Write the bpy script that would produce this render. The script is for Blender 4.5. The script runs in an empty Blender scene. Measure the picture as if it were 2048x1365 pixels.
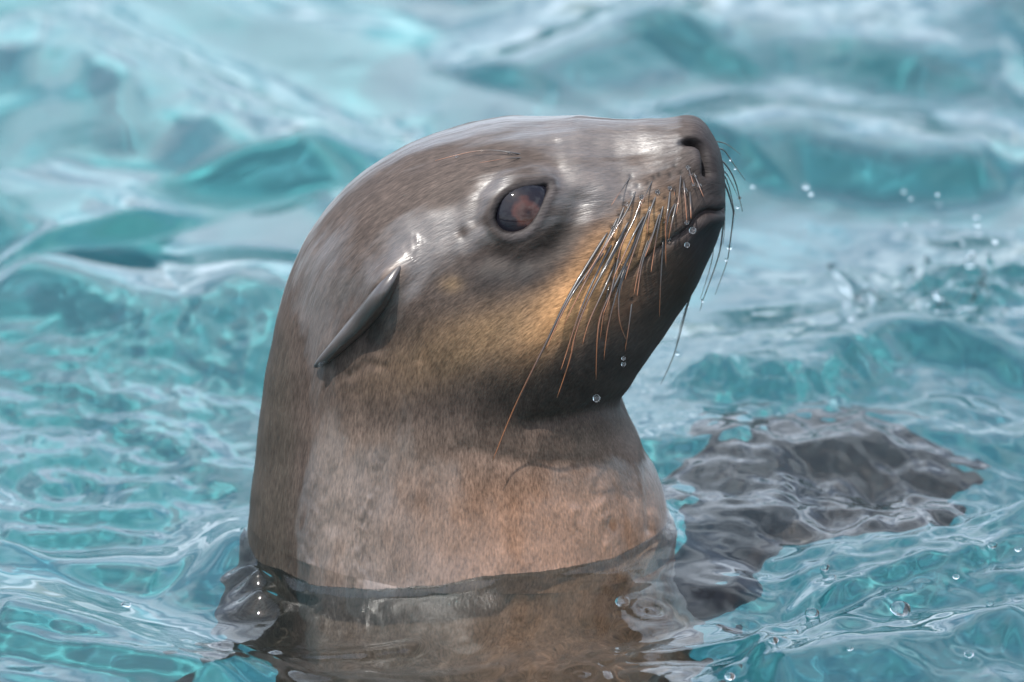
import bpy, bmesh, math, random
import numpy as np
from mathutils import Vector, Matrix

# ------------------------------------------------------------------ camera
R = math.radians
W_PX, H_PX = 2048, 1365          # size of the photograph the pixel measures come from
K = 3400.0                       # photograph pixels per metre at the animal
PITCH = R(20.0)
DIST = 4.5
CP, SP = math.cos(PITCH), math.sin(PITCH)
NX, NY = 905.0, 1090.0           # pixel of the neck axis at the water line
LOOK = Vector(((1024 - NX) / K, 0.0, (NY - 682.5) / K / CP))
CAM = LOOK + Vector((0, -CP * DIST, SP * DIST))

scene = bpy.context.scene
cam_d = bpy.data.cameras.new('camera')
cam = bpy.data.objects.new('camera', cam_d)
scene.collection.objects.link(cam)
cam.location = CAM
cam.rotation_euler = (math.pi / 2 - PITCH, 0, 0)
cam_d.sensor_width = 36.0
cam_d.lens = 36.0 * DIST / (W_PX / K)
cam_d.clip_start = 0.05
cam_d.clip_end = 500
cam_d.dof.use_dof = True
cam_d.dof.focus_distance = DIST - 0.07
cam_d.dof.aperture_fstop = 6.3
scene.camera = cam

# ------------------------------------------------------------------ sky, sun, exposure
SUN_EL, SUN_AZ = R(65.0), R(-36.0)     # azimuth measured from the camera's side, negative = to the left
to_sun = Vector((math.sin(SUN_AZ) * math.cos(SUN_EL), -math.cos(SUN_AZ) * math.cos(SUN_EL), math.sin(SUN_EL)))
world = bpy.data.worlds.new('World')
scene.world = world
world.use_nodes = True
wn = world.node_tree
bg = wn.nodes['Background']
sky = wn.nodes.new('ShaderNodeTexSky')
sky.sky_type = 'NISHITA'
sky.sun_disc = False
sky.sun_elevation = SUN_EL
sky.sun_rotation = math.atan2(to_sun.x, to_sun.y)
sky.altitude = 0
sky.air_density = 1.0
sky.dust_density = 3.0
sky.ozone_density = 1.0
# thin broken cloud all over the sky
w_tc = wn.nodes.new('ShaderNodeTexCoord')
w_sep = wn.nodes.new('ShaderNodeSeparateXYZ'); wn.links.new(w_tc.outputs['Generated'], w_sep.inputs[0])
w_z = wn.nodes.new('ShaderNodeMath'); w_z.operation = 'MAXIMUM'; w_z.inputs[1].default_value = 0.0; wn.links.new(w_sep.outputs[2], w_z.inputs[0])
w_za = wn.nodes.new('ShaderNodeMath'); w_za.operation = 'ADD'; w_za.inputs[1].default_value = 0.25; wn.links.new(w_z.outputs[0], w_za.inputs[0])
w_dv = wn.nodes.new('ShaderNodeVectorMath'); w_dv.operation = 'DIVIDE'
w_cb = wn.nodes.new('ShaderNodeCombineXYZ')
for i_ in range(3): wn.links.new(w_za.outputs[0], w_cb.inputs[i_])
wn.links.new(w_tc.outputs['Generated'], w_dv.inputs[0]); wn.links.new(w_cb.outputs[0], w_dv.inputs[1])
w_n = wn.nodes.new('ShaderNodeTexNoise'); w_n.inputs['Scale'].default_value = 2.2; w_n.inputs['Detail'].default_value = 7.0; w_n.inputs['Roughness'].default_value = 0.55
wn.links.new(w_dv.outputs[0], w_n.inputs['Vector'])
w_r = wn.nodes.new('ShaderNodeMapRange'); w_r.interpolation_type = 'SMOOTHSTEP'
w_r.inputs[1].default_value = 0.40; w_r.inputs[2].default_value = 0.62; w_r.inputs[3].default_value = 0.15; w_r.inputs[4].default_value = 0.95
wn.links.new(w_n.outputs['Fac'], w_r.inputs[0])
w_m = wn.nodes.new('ShaderNodeMix'); w_m.data_type = 'RGBA'
wn.links.new(w_r.outputs[0], w_m.inputs[0]); wn.links.new(sky.outputs[0], w_m.inputs[6]); w_m.inputs[7].default_value = (8.2, 9.4, 10.8, 1)
wn.links.new(w_m.outputs[2], bg.inputs[0])
bg.inputs[1].default_value = 0.15

sun_d = bpy.data.lights.new('sun', 'SUN')
sun_d.energy = 3.7
sun_d.angle = R(0.53)
sun_d.color = (1.0, 0.96, 0.90)
sun = bpy.data.objects.new('sun', sun_d)
scene.collection.objects.link(sun)
sun.rotation_euler = to_sun.to_track_quat('Z', 'Y').to_euler()
sun.location = to_sun * 8
sun_d.cycles.is_caustics_light = True      # real refracted sunlight below the surface

scene.view_settings.view_transform = 'Standard'
scene.view_settings.look = 'None'
scene.view_settings.exposure = 1.0
scene.view_settings.gamma = 1.0
scene.view_settings.use_curve_mapping = False
scene.render.engine = 'CYCLES'
scene.cycles.caustics_refractive = True
scene.cycles.caustics_reflective = False
scene.cycles.sample_clamp_indirect = 8.0
scene.cycles.use_denoising = True
scene.cycles.max_bounces = 10
scene.cycles.transmission_bounces = 8
scene.cycles.transparent_max_bounces = 12

# ------------------------------------------------------------------ helpers
C = scene.collection
CAMV = np.array(CAM)
FOC = DIST * K                    # focal length in photograph pixels
E_R = np.array([1.0, 0, 0]); E_U = np.array([0, SP, CP]); E_F = np.array([0, CP, -SP])

def ray(px, py):
    d = E_F + E_R * ((px - 1024.0) / FOC) + E_U * ((682.5 - py) / FOC)
    return d / np.linalg.norm(d)

def at_y(px, py, y=0.0):          # point of a pixel's ray on the vertical plane y
    d = ray(px, py)
    return CAMV + d * ((y - CAMV[1]) / d[1])

def at_z(px, py, z=0.0):          # point of a pixel's ray on the water level z
    d = ray(px, py)
    return CAMV + d * ((z - CAMV[2]) / d[2])

def project(p):                   # world -> photograph pixel
    q = p - CAMV
    f = q @ E_F
    return 1024.0 + FOC * (q @ E_R) / f, 682.5 - FOC * (q @ E_U) / f

def link_mesh(name, verts, faces, mat, parent=None, smooth=True):
    me = bpy.data.meshes.new(name)
    me.from_pydata([tuple(v) for v in verts], [], [tuple(f) for f in faces])
    if smooth:
        me.polygons.foreach_set('use_smooth', [True] * len(me.polygons))
    me.update()
    o = bpy.data.objects.new(name, me)
    C.objects.link(o)
    if mat: me.materials.append(mat)
    if parent: o.parent = parent
    return o

def grid_mesh(name, P, mat, parent=None, wrap=False):
    """P: (n, m, 3) array -> quad mesh object, quick path through foreach_set"""
    n, m, _ = P.shape
    idx = np.arange(n * m).reshape(n, m)
    if wrap:
        idx = np.concatenate([idx, idx[:, :1]], axis=1)
    a = idx[:-1, :-1]; b = idx[:-1, 1:]; c = idx[1:, 1:]; d = idx[1:, :-1]
    q = np.stack([a, b, c, d], -1).reshape(-1, 4).astype(np.int32)
    me = bpy.data.meshes.new(name)
    me.vertices.add(n * m)
    me.vertices.foreach_set('co', P.reshape(-1).astype(np.float32))
    me.loops.add(q.size)
    me.loops.foreach_set('vertex_index', q.reshape(-1))
    me.polygons.add(len(q))
    me.polygons.foreach_set('loop_start', np.arange(0, q.size, 4, dtype=np.int32))
    me.polygons.foreach_set('use_smooth', np.ones(len(q), dtype=bool))
    me.update(calc_edges=True)
    me.validate()
    o = bpy.data.objects.new(name, me)
    C.objects.link(o)
    if mat: me.materials.append(mat)
    if parent: o.parent = parent
    return o, q

def tag(o, label=None, cat=None, group=None, kind=None):
    if label: o['label'] = label
    if cat: o['category'] = cat
    if group: o['group'] = group
    if kind: o['kind'] = kind
    return o

def sstep(a, b, x):
    t = np.clip((x - a) / (b - a), 0, 1)
    return t * t * (3 - 2 * t)

def spline(t, x, tn):
    """natural cubic spline of columns x over t, at tn"""
    x = np.asarray(x, float)
    if x.ndim == 1: x = x[:, None]
    n = len(t); h = np.diff(t)
    A = np.zeros((n, n)); r = np.zeros((n, x.shape[1]))
    A[0, 0] = A[-1, -1] = 1
    for i in range(1, n - 1):
        A[i, i - 1] = h[i - 1]; A[i, i] = 2 * (h[i - 1] + h[i]); A[i, i + 1] = h[i]
        r[i] = 6 * ((x[i + 1] - x[i]) / h[i] - (x[i] - x[i - 1]) / h[i - 1])
    M = np.linalg.solve(A, r)
    k = np.clip(np.searchsorted(t, tn) - 1, 0, n - 2)
    hh = h[k][:, None]; a = (t[k + 1] - tn)[:, None] / hh; b = 1 - a
    return a * x[k] + b * x[k + 1] + ((a ** 3 - a) * M[k] + (b ** 3 - b) * M[k + 1]) * hh ** 2 / 6

def hash2(ix, iy, seed):
    h = (ix.astype(np.int64) * 374761393 + iy.astype(np.int64) * 668265263 + seed * 974711) & 0x7fffffff
    h = ((h ^ (h >> 13)) * 1274126177) & 0x7fffffff
    h = h ^ (h >> 16)
    return (h & 0xffffff) / float(0xffffff)

def gnoise(x, y, seed=0):
    """2-D gradient noise, about -0.7..0.7"""
    ix = np.floor(x); iy = np.floor(y); fx = x - ix; fy = y - iy
    u = fx ** 3 * (fx * (fx * 6 - 15) + 10); v = fy ** 3 * (fy * (fy * 6 - 15) + 10)
    def g(dx, dy):
        a = hash2(ix + dx, iy + dy, seed) * 2 * math.pi
        return np.cos(a) * (fx - dx) + np.sin(a) * (fy - dy)
    return (g(0, 0) * (1 - u) + g(1, 0) * u) * (1 - v) + (g(0, 1) * (1 - u) + g(1, 1) * u) * v

# ------------------------------------------------------------------ materials
def new_mat(name):
    m = bpy.data.materials.new(name)
    m.use_nodes = True
    nt = m.node_tree
    for n in list(nt.nodes):
        if n.type != 'OUTPUT_MATERIAL': nt.nodes.remove(n)
    p = nt.nodes.new('ShaderNodeBsdfPrincipled')
    nt.links.new(p.outputs[0], nt.nodes['Material Output'].inputs[0])
    return m, nt, p

def N(nt, t, **kw):
    n = nt.nodes.new(t)
    for k, v in kw.items():
        if k.startswith('_'): setattr(n, k[1:], v)
        else: n.inputs[k.replace('_', ' ')].default_value = v
    return n

def mat_water():
    m, nt, p = new_mat('water')
    p.inputs['Base Color'].default_value = (0.93, 1.0, 0.99, 1)
    p.inputs['Roughness'].default_value = 0.035
    p.inputs['IOR'].default_value = 1.333
    p.inputs['Transmission Weight'].default_value = 1.0
    return m

def mat_drop():
    m, nt, p = new_mat('drop')
    p.inputs['Base Color'].default_value = (1, 1, 1, 1)
    p.inputs['Roughness'].default_value = 0.0
    p.inputs['IOR'].default_value = 1.333
    p.inputs['Transmission Weight'].default_value = 1.0
    return m

def mat_paint():
    m, nt, p = new_mat('pool_paint')
    tc = N(nt, 'ShaderNodeTexCoord')
    n1 = N(nt, 'ShaderNodeTexNoise', Scale=1.3, Detail=5.0, Roughness=0.6)
    nt.links.new(tc.outputs['Object'], n1.inputs['Vector'])
    cr = N(nt, 'ShaderNodeValToRGB')
    cr.color_ramp.elements[0].position = 0.35; cr.color_ramp.elements[0].color = (0.005, 0.082, 0.115, 1)
    cr.color_ramp.elements[1].position = 0.68; cr.color_ramp.elements[1].color = (0.016, 0.138, 0.142, 1)
    nt.links.new(n1.outputs['Fac'], cr.inputs['Fac'])
    nt.links.new(cr.outputs['Color'], p.inputs['Base Color'])
    p.inputs['Roughness'].default_value = 0.8
    return m

def mat_deck():
    m, nt, p = new_mat('deck_concrete')
    n1 = N(nt, 'ShaderNodeTexNoise', Scale=6.0, Detail=8.0)
    cr = N(nt, 'ShaderNodeValToRGB')
    cr.color_ramp.elements[0].color = (0.22, 0.21, 0.19, 1)
    cr.color_ramp.elements[1].color = (0.38, 0.36, 0.33, 1)
    nt.links.new(n1.outputs['Fac'], cr.inputs['Fac'])
    nt.links.new(cr.outputs['Color'], p.inputs['Base Color'])
    p.inputs['Roughness'].default_value = 0.9
    return m

def mat_fur():
    m, nt, p = new_mat('wet_fur')
    L = nt.links
    col = N(nt, 'ShaderNodeVertexColor', _layer_name='pelt')
    wet = N(nt, 'ShaderNodeAttribute', _attribute_name='wet')
    uv = N(nt, 'ShaderNodeUVMap', _uv_map='flow')
    def streak(sx, sy, scale, detail, rough=0.6):
        mp = N(nt, 'ShaderNodeMapping'); mp.inputs['Scale'].default_value = (sx, sy, 1)
        L.new(uv.outputs[0], mp.inputs[0])
        n = N(nt, 'ShaderNodeTexNoise', Scale=scale, Detail=detail, Roughness=rough)
        L.new(mp.outputs[0], n.inputs['Vector'])
        return n.outputs['Fac']
    hair = streak(1500, 230, 1.0, 2.0)
    clump = streak(330, 60, 1.0, 3.0)
    patch = streak(34, 9, 1.0, 4.0)
    # hair-to-hair colour
    r1 = N(nt, 'ShaderNodeMapRange'); r1.inputs[1].default_value = 0.3; r1.inputs[2].default_value = 0.7
    r1.inputs[3].default_value = 0.62; r1.inputs[4].default_value = 1.42
    L.new(hair, r1.inputs[0])
    r2 = N(nt, 'ShaderNodeMapRange'); r2.inputs[1].default_value = 0.3; r2.inputs[2].default_value = 0.7
    r2.inputs[3].default_value = 0.78; r2.inputs[4].default_value = 1.24
    L.new(clump, r2.inputs[0])
    mu = N(nt, 'ShaderNodeMath', _operation='MULTIPLY'); L.new(r1.outputs[0], mu.inputs[0]); L.new(r2.outputs[0], mu.inputs[1])
    vm = N(nt, 'ShaderNodeVectorMath', _operation='SCALE')
    L.new(col.outputs['Color'], vm.inputs[0]); L.new(mu.outputs[0], vm.inputs['Scale'])
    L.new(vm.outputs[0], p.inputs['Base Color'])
    # wet film comes in streaks that run with the hair
    ad = N(nt, 'ShaderNodeMath', _operation='ADD'); L.new(patch, ad.inputs[0]); L.new(wet.outputs['Fac'], ad.inputs[1])
    wr = N(nt, 'ShaderNodeMapRange', _interpolation_type='SMOOTHSTEP'); wr.inputs[1].default_value = 0.89; wr.inputs[2].default_value = 1.07
    L.new(ad.outputs[0], wr.inputs[0])
    ro = N(nt, 'ShaderNodeMapRange'); ro.inputs[3].default_value = 0.58; ro.inputs[4].default_value = 0.44
    L.new(wr.outputs[0], ro.inputs[0]); L.new(ro.outputs[0], p.inputs['Roughness'])
    sp = N(nt, 'ShaderNodeMapRange'); sp.inputs[3].default_value = 0.18; sp.inputs[4].default_value = 0.7
    L.new(wr.outputs[0], sp.inputs[0]); L.new(sp.outputs[0], p.inputs['Specular IOR Level'])
    cw = N(nt, 'ShaderNodeMapRange'); cw.inputs[3].default_value = 0.0; cw.inputs[4].default_value = 0.55
    L.new(wr.outputs[0], cw.inputs[0]); L.new(cw.outputs[0], p.inputs['Coat Weight'])
    cr_ = N(nt, 'ShaderNodeMapRange'); cr_.inputs[1].default_value = 0.72; cr_.inputs[2].default_value = 1.05; cr_.inputs[3].default_value = 0.36; cr_.inputs[4].default_value = 0.15
    L.new(wet.outputs['Fac'], cr_.inputs[0]); L.new(cr_.outputs[0], p.inputs['Coat Roughness'])
    p.inputs['Coat IOR'].default_value = 1.5
    p.inputs['IOR'].default_value = 1.45
    sh = N(nt, 'ShaderNodeMapRange'); sh.inputs[3].default_value = 0.0; sh.inputs[4].default_value = 0.30
    L.new(wr.outputs[0], sh.inputs[0]); L.new(sh.outputs[0], p.inputs['Sheen Weight'])
    p.inputs['Sheen Roughness'].default_value = 0.35
    # relief
    h1 = N(nt, 'ShaderNodeMath', _operation='MULTIPLY'); h1.inputs[1].default_value = 0.35; L.new(hair, h1.inputs[0])
    h2 = N(nt, 'ShaderNodeMath', _operation='ADD'); L.new(h1.outputs[0], h2.inputs[0]); L.new(clump, h2.inputs[1])
    bp = N(nt, 'ShaderNodeBump', Strength=0.5, Distance=0.0009)
    L.new(h2.outputs[0], bp.inputs['Height']); L.new(bp.outputs[0], p.inputs['Normal'])
    bc = N(nt, 'ShaderNodeBump', Strength=0.75, Distance=0.0011)
    L.new(h2.outputs[0], bc.inputs['Height']); L.new(bc.outputs[0], p.inputs['Coat Normal'])
    return m

def mat_eye():
    m, nt, p = new_mat('eye')
    L = nt.links
    tc = N(nt, 'ShaderNodeTexCoord')
    sx = N(nt, 'ShaderNodeSeparateXYZ'); L.new(tc.outputs['Object'], sx.inputs[0])
    # eye axis is local -Y; r = distance from the axis in eye radii
    cx = N(nt, 'ShaderNodeCombineXYZ'); L.new(sx.outputs[0], cx.inputs[0]); L.new(sx.outputs[2], cx.inputs[1])
    ln = N(nt, 'ShaderNodeVectorMath', _operation='LENGTH'); L.new(cx.outputs[0], ln.inputs[0])
    nz = N(nt, 'ShaderNodeTexNoise', Scale=3.0, Detail=4.0); L.new(tc.outputs['Object'], nz.inputs['Vector'])
    ad = N(nt, 'ShaderNodeMath', _operation='MULTIPLY_ADD'); ad.inputs[1].default_value = 0.42
    L.new(nz.outputs['Fac'], ad.inputs[0]); L.new(ln.outputs['Value'], ad.inputs[2])
    cr = N(nt, 'ShaderNodeValToRGB'); e = cr.color_ramp.elements
    e[0].position = 0.20; e[0].color = (0.010, 0.006, 0.006, 1)
    e[1].position = 0.80; e[1].color = (0.006, 0.006, 0.009, 1)
    for pos, c in ((0.30, (0.022, 0.010, 0.008, 1)), (0.38, (0.036, 0.019, 0.016, 1)), (0.48, (0.042, 0.018, 0.015, 1)), (0.60, (0.009, 0.007, 0.009, 1))):
        q = e.new(pos); q.color = c
    L.new(ad.outputs[0], cr.inputs['Fac'])
    L.new(cr.outputs['Color'], p.inputs['Base Color'])
    p.inputs['Roughness'].default_value = 0.45
    p.inputs['Coat Weight'].default_value = 1.0
    p.inputs['Coat Roughness'].default_value = 0.03
    p.inputs['Specular IOR Level'].default_value = 0.0
    p.inputs['Coat IOR'].default_value = 1.30
    return m

def mat_skin(name, col, rough=0.35, coat=0.5):
    m, nt, p = new_mat(name)
    n1 = N(nt, 'ShaderNodeTexNoise', Scale=160.0, Detail=4.0)
    tc = N(nt, 'ShaderNodeTexCoord'); nt.links.new(tc.outputs['Object'], n1.inputs['Vector'])
    cr = N(nt, 'ShaderNodeValToRGB')
    cr.color_ramp.elements[0].color = tuple(c * 0.65 for c in col) + (1,)
    cr.color_ramp.elements[1].color = tuple(c * 1.35 for c in col) + (1,)
    nt.links.new(n1.outputs['Fac'], cr.inputs['Fac']); nt.links.new(cr.outputs['Color'], p.inputs['Base Color'])
    b = N(nt, 'ShaderNodeBump', Strength=0.3, Distance=0.0006)
    nt.links.new(n1.outputs['Fac'], b.inputs['Height']); nt.links.new(b.outputs[0], p.inputs['Normal'])
    p.inputs['Roughness'].default_value = rough
    p.inputs['Coat Weight'].default_value = coat
    p.inputs['Coat Roughness'].default_value = 0.2
    return m

def mat_whisker():
    m, nt, p = new_mat('whisker')
    col = N(nt, 'ShaderNodeVertexColor', _layer_name='pelt')
    nt.links.new(col.outputs['Color'], p.inputs['Base Color'])
    p.inputs['Roughness'].default_value = 0.4
    p.inputs['Coat Weight'].default_value = 0.25
    p.inputs['Coat Roughness'].default_value = 0.1
    return m

M_WATER = mat_water(); M_DROP = mat_drop(); M_PAINT = mat_paint(); M_DECK = mat_deck(); M_FUR = mat_fur()
M_EYE = mat_eye(); M_EAR = mat_skin('ear_skin', (0.026, 0.018, 0.015), 0.34, 0.6); M_WHISK = mat_whisker()
M_FLIP = mat_skin('flipper_skin', (0.018, 0.014, 0.013), 0.6, 0.0)

# ------------------------------------------------------------------ the basin
DEPTH, HALF = 2.6, 7.0
def quad_obj(name, pts, mat):
    o = link_mesh(name, pts, [tuple(range(len(pts)))], mat, smooth=False)
    return tag(o, kind='structure')

floor = quad_obj('pool_floor', [(-HALF, -HALF, -DEPTH), (HALF, -HALF, -DEPTH), (HALF, HALF, -DEPTH), (-HALF, HALF, -DEPTH)], M_PAINT)
floor.cycles.is_caustics_receiver = True
TOP = 0.25
wv, wf = [], []
for (x0, y0), (x1, y1) in (((-HALF, -HALF), (HALF, -HALF)), ((HALF, -HALF), (HALF, HALF)), ((HALF, HALF), (-HALF, HALF)), ((-HALF, HALF), (-HALF, -HALF))):
    k = len(wv)
    wv += [(x0, y0, -DEPTH), (x1, y1, -DEPTH), (x1, y1, TOP), (x0, y0, TOP)]
    wf.append((k, k + 3, k + 2, k + 1))
basin = tag(link_mesh('pool_basin', wv, wf, M_PAINT, smooth=False), kind='structure')
basin.cycles.is_caustics_receiver = True
B = 80.0; h = HALF; dv, df = [], []
for (x0, y0, x1, y1) in ((-B, -B, B, -h), (-B, h, B, B), (-B, -h, -h, h), (h, -h, B, h)):
    k = len(dv)
    dv += [(x0, y0, TOP), (x1, y0, TOP), (x1, y1, TOP), (x0, y1, TOP)]; df.append((k, k + 1, k + 2, k + 3))
tag(link_mesh('ground', dv, df, M_DECK, smooth=False), kind='structure')

# ------------------------------------------------------------------ water surface
def axis(lo, hi, step, far):
    a = list(np.arange(lo, hi, step)); s = step
    left, right = [], []
    x = lo
    while x > -far:
        s = min(s * 1.12, 0.25); x -= s; left.append(max(x, -far))
    x = a[-1]; s = step
    while x < far:
        s = min(s * 1.12, 0.25); x += s; right.append(min(x, far))
    return np.array(left[::-1] + a + right)

gx = axis(-0.46, 0.54, 0.0021, HALF - 0.002)
gy = axis(-0.55, 1.15, 0.0026, HALF - 0.002)
X, Y = np.meshgrid(gx, gy)
PX, PY = project(np.stack([X, Y, np.zeros_like(X)], -1))
fine = np.clip(1.0 - (np.maximum(np.abs(X - 0.04) - 0.5, 0) + np.maximum(np.abs(Y - 0.3) - 0.85, 0)) / 0.35, 0, 1)

def fbm_ridge(x, y, seed):
    n = gnoise(x, y, seed)
    return 1 - np.abs(n) * 2

rng = random.Random(5)
chop = 0.14 + 0.86 * sstep(480, 900, PY) + 0.35 * np.exp(-((PX - 1800) / 350) ** 2 - ((PY - 480) / 200) ** 2)
lull = 1 - 0.78 * np.exp(-((PX - 250) / 480) ** 2 - ((PY - 280) / 330) ** 2)
Z = np.zeros_like(X)
# domain warp
wx = X + 0.05 * gnoise(X * 4.3, Y * 3.1, 11) + 0.012 * gnoise(X * 17, Y * 11, 12)
wy = Y + 0.07 * gnoise(X * 3.7, Y * 2.9, 13) + 0.015 * gnoise(X * 15, Y * 12, 14)
# swell left by the splashing: a set of crossing waves
left = sstep(0.16, -0.10, X); right = 1 - left         # the wake spreads to both sides of the animal
for lam, slope, ang0, n, msk in ((0.55, 0.050, 42, 3, left), (0.28, 0.062, 48, 4, left), (0.55, 0.050, 128, 3, right), (0.28, 0.062, 124, 4, right),
                                 (0.70, 0.030, 86, 2, None), (0.16, 0.085, 62, 5, left), (0.16, 0.085, 112, 5, right), (0.085, 0.062, 85, 7, None)):
    for i in range(n):
        a = R(ang0 + rng.uniform(-17, 17) * (1 if lam > 0.1 else 2.2)); l = lam * rng.uniform(0.8, 1.25); k = 2 * math.pi / l
        ph = rng.uniform(0, 6.28)
        th_ = k * (wx * math.cos(a) + wy * math.sin(a)) + ph
        s = np.sin(th_) if lam < 0.2 else np.sin(th_) - 0.38 * np.sin(2 * th_) + 0.16 * np.sin(3 * th_)   # long faces, short backs
        amp = slope / k / math.sqrt(n) * 1.5 * (1.0 if lam > 0.2 else chop)
        if msk is not None: amp = amp * msk
        Z += amp * lull * (s if lam > 0.1 else s * fine)

def blob(cx, cy, rx, ry):         # mask round a photograph pixel, laid on the water plane
    return np.exp(-(((PX - cx) / rx) ** 2 + ((PY - cy) / ry) ** 2))

# how ripply each patch of water is
rip = 0.06 + 0.28 * sstep(550, 850, PY) + 1.5 * blob(1680, 950, 380, 170) + 0.35 * blob(1800, 560, 300, 150) + 0.8 * blob(1700, 1250, 600, 150) + 0.9 * blob(150, 870, 420, 160) + 0.5 * blob(900, 1340, 700, 70) \
    + 0.22 * blob(1750, 150, 450, 160) + 0.5 * blob(350, 700, 260, 60) - 0.25 * blob(250, 1180, 260, 90) - 0.2 * blob(300, 250, 400, 200)
rip = np.clip(rip, 0.08, 1.9)
rp = np.zeros_like(X)
for sc, am, sd in ((16, 0.0040, 21), (31, 0.0023, 22), (58, 0.0013, 23), (105, 0.00055, 24), (175, 0.00018, 25)):
    rp += am * gnoise((wx * 0.94 + wy * 0.3) * sc * 0.66 + 3.1, (wy * 0.94 - wx * 0.34) * sc * 0.66 - 1.7, sd) * 2
Z += rp * rip * fine

# named crests: (photo polyline, height, half-width on the far side, half-width on the near side)
def crest(pts, hgt, wf_, wn_):
    P2_ = np.array([at_z(*p)[:2] for p in pts])
    t = np.arange(len(P2_)); ts = np.linspace(0, len(P2_) - 1, len(P2_) * 7)
    Q = spline(t, P2_, ts); mg = 2.6 * max(wf_, wn_) * 1.3
    i0, i1 = np.searchsorted(gy, (Q[:, 1].min() - mg, Q[:, 1].max() + mg)); j0, j1 = np.searchsorted(gx, (Q[:, 0].min() - mg, Q[:, 0].max() + mg))
    if i1 <= i0 or j1 <= j0: return
    x, y = X[i0:i1, j0:j1], Y[i0:i1, j0:j1]
    best = np.full(x.shape, 1e9); sgn = np.zeros_like(x); tt = np.zeros_like(x)
    for i in range(len(Q) - 1):
        a, b = Q[i], Q[i + 1]; d = b - a; l2 = d @ d
        u = np.clip(((x - a[0]) * d[0] + (y - a[1]) * d[1]) / l2, 0, 1)
        ex = x - (a[0] + u * d[0]); ey = y - (a[1] + u * d[1])
        dd = ex * ex + ey * ey
        s = np.sign(d[0] * ey - d[1] * ex) * (1 if d[0] >= 0 else -1)
        k = dd < best
        best = np.where(k, dd, best); sgn = np.where(k, s, sgn); tt = np.where(k, (i + u) / (len(Q) - 1), tt)
    w = np.where(sgn > 0, wf_, wn_) * (1 + 0.22 * gnoise(x * 9, y * 7, 31))
    ends = sstep(0, 0.12, tt) * sstep(1, 0.85, tt) * (1 + 0.3 * gnoise(x * 14, y * 7, 33))
    Z[i0:i1, j0:j1] += 1.5 * hgt * ends * np.exp(-best / w ** 2)

CRESTS = [
    ([(-60, 30), (120, 110), (300, 200), (430, 270), (560, 330), (680, 400)], 0.0175, 0.060, 0.12),
    ([(-60, 400), (100, 440), (200, 470), (280, 500)], 0.0130, 0.05, 0.09),
    ([(-60, 560), (130, 610), (280, 650), (370, 665), (480, 625), (600, 500)], 0.0120, 0.05, 0.08),
    ([(-60, 1090), (120, 1095), (260, 1100), (360, 1115)], 0.006, 0.030, 0.02),
    ([(-60, 1290), (150, 1310), (330, 1350), (520, 1400)], 0.010, 0.040, 0.035),
    ([(950, 180), (1150, 120), (1250, 90), (1400, 60)], 0.008, 0.05, 0.05),
    ([(1420, 330), (1600, 300), (1800, 320), (2100, 330)], 0.0105, 0.085, 0.05),
    ([(1380, 150), (1600, 110), (1850, 150), (2100, 160)], 0.009, 0.08, 0.05),
    ([(640, 250), (740, 290), (860, 300)], 0.005, 0.05, 0.04),
    ([(1330, 790), (1500, 800), (1680, 760), (1800, 715), (2100, 705)], 0.009, 0.03, 0.03),
    ([(1560, 1190), (1800, 1140), (1960, 1070), (2100, 1010)], 0.008, 0.03, 0.03),
    ([(1500, 1365), (1700, 1345), (1900, 1310), (2100, 1260)], 0.008, 0.035, 0.03),
]
for c in CRESTS: crest(*c)
rc = random.Random(12)
for i in range(9):                       # fine parallel ripples sliding off behind the nape
    o_ = i * 22 + rc.uniform(-6, 6)
    crest([(-40, 1205 + o_), (120, 1228 + o_), (280, 1262 + o_ * 0.9), (430, 1300 + o_ * 0.75), (rc.uniform(520, 640), 1335 + o_ * 0.6)], rc.uniform(0.0008, 0.0024), 0.009, 0.007)
for i in range(16):                      # and off the chest
    o_ = i * 15 + rc.uniform(-10, 10); x0_ = rc.uniform(1420, 1700); l_ = rc.uniform(250, 450)
    sl = rc.uniform(0.25, 0.5)
    y0_ = 1335 + 40 - o_ - (x0_ - 1450) * 0.35
    crest([(x0_ + l_ * k / 3, y0_ - sl * l_ * k / 3 + rc.uniform(-10, 10)) for k in range(4)], rc.uniform(0.0010, 0.0028), 0.009, 0.008)
for i in range(10):                      # streaks on the far left
    y0_ = 790 + i * 26 + rc.uniform(-8, 8); x0_ = rc.uniform(-60, 120)
    crest([(x0_ + k * rc.uniform(90, 130), y0_ + rc.uniform(-14, 14) + k * 5) for k in range(4)], rc.uniform(0.0012, 0.003), 0.012, 0.010)
for pts_ in ([(400, 1296), (600, 1318), (850, 1322), (1030, 1304)], [(560, 1345), (760, 1352), (980, 1342)], [(520, 1262), (700, 1272), (860, 1258)], [(1250, 1305), (1400, 1290), (1560, 1300)]):
    crest(pts_, 0.0022, 0.008, 0.007)
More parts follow.
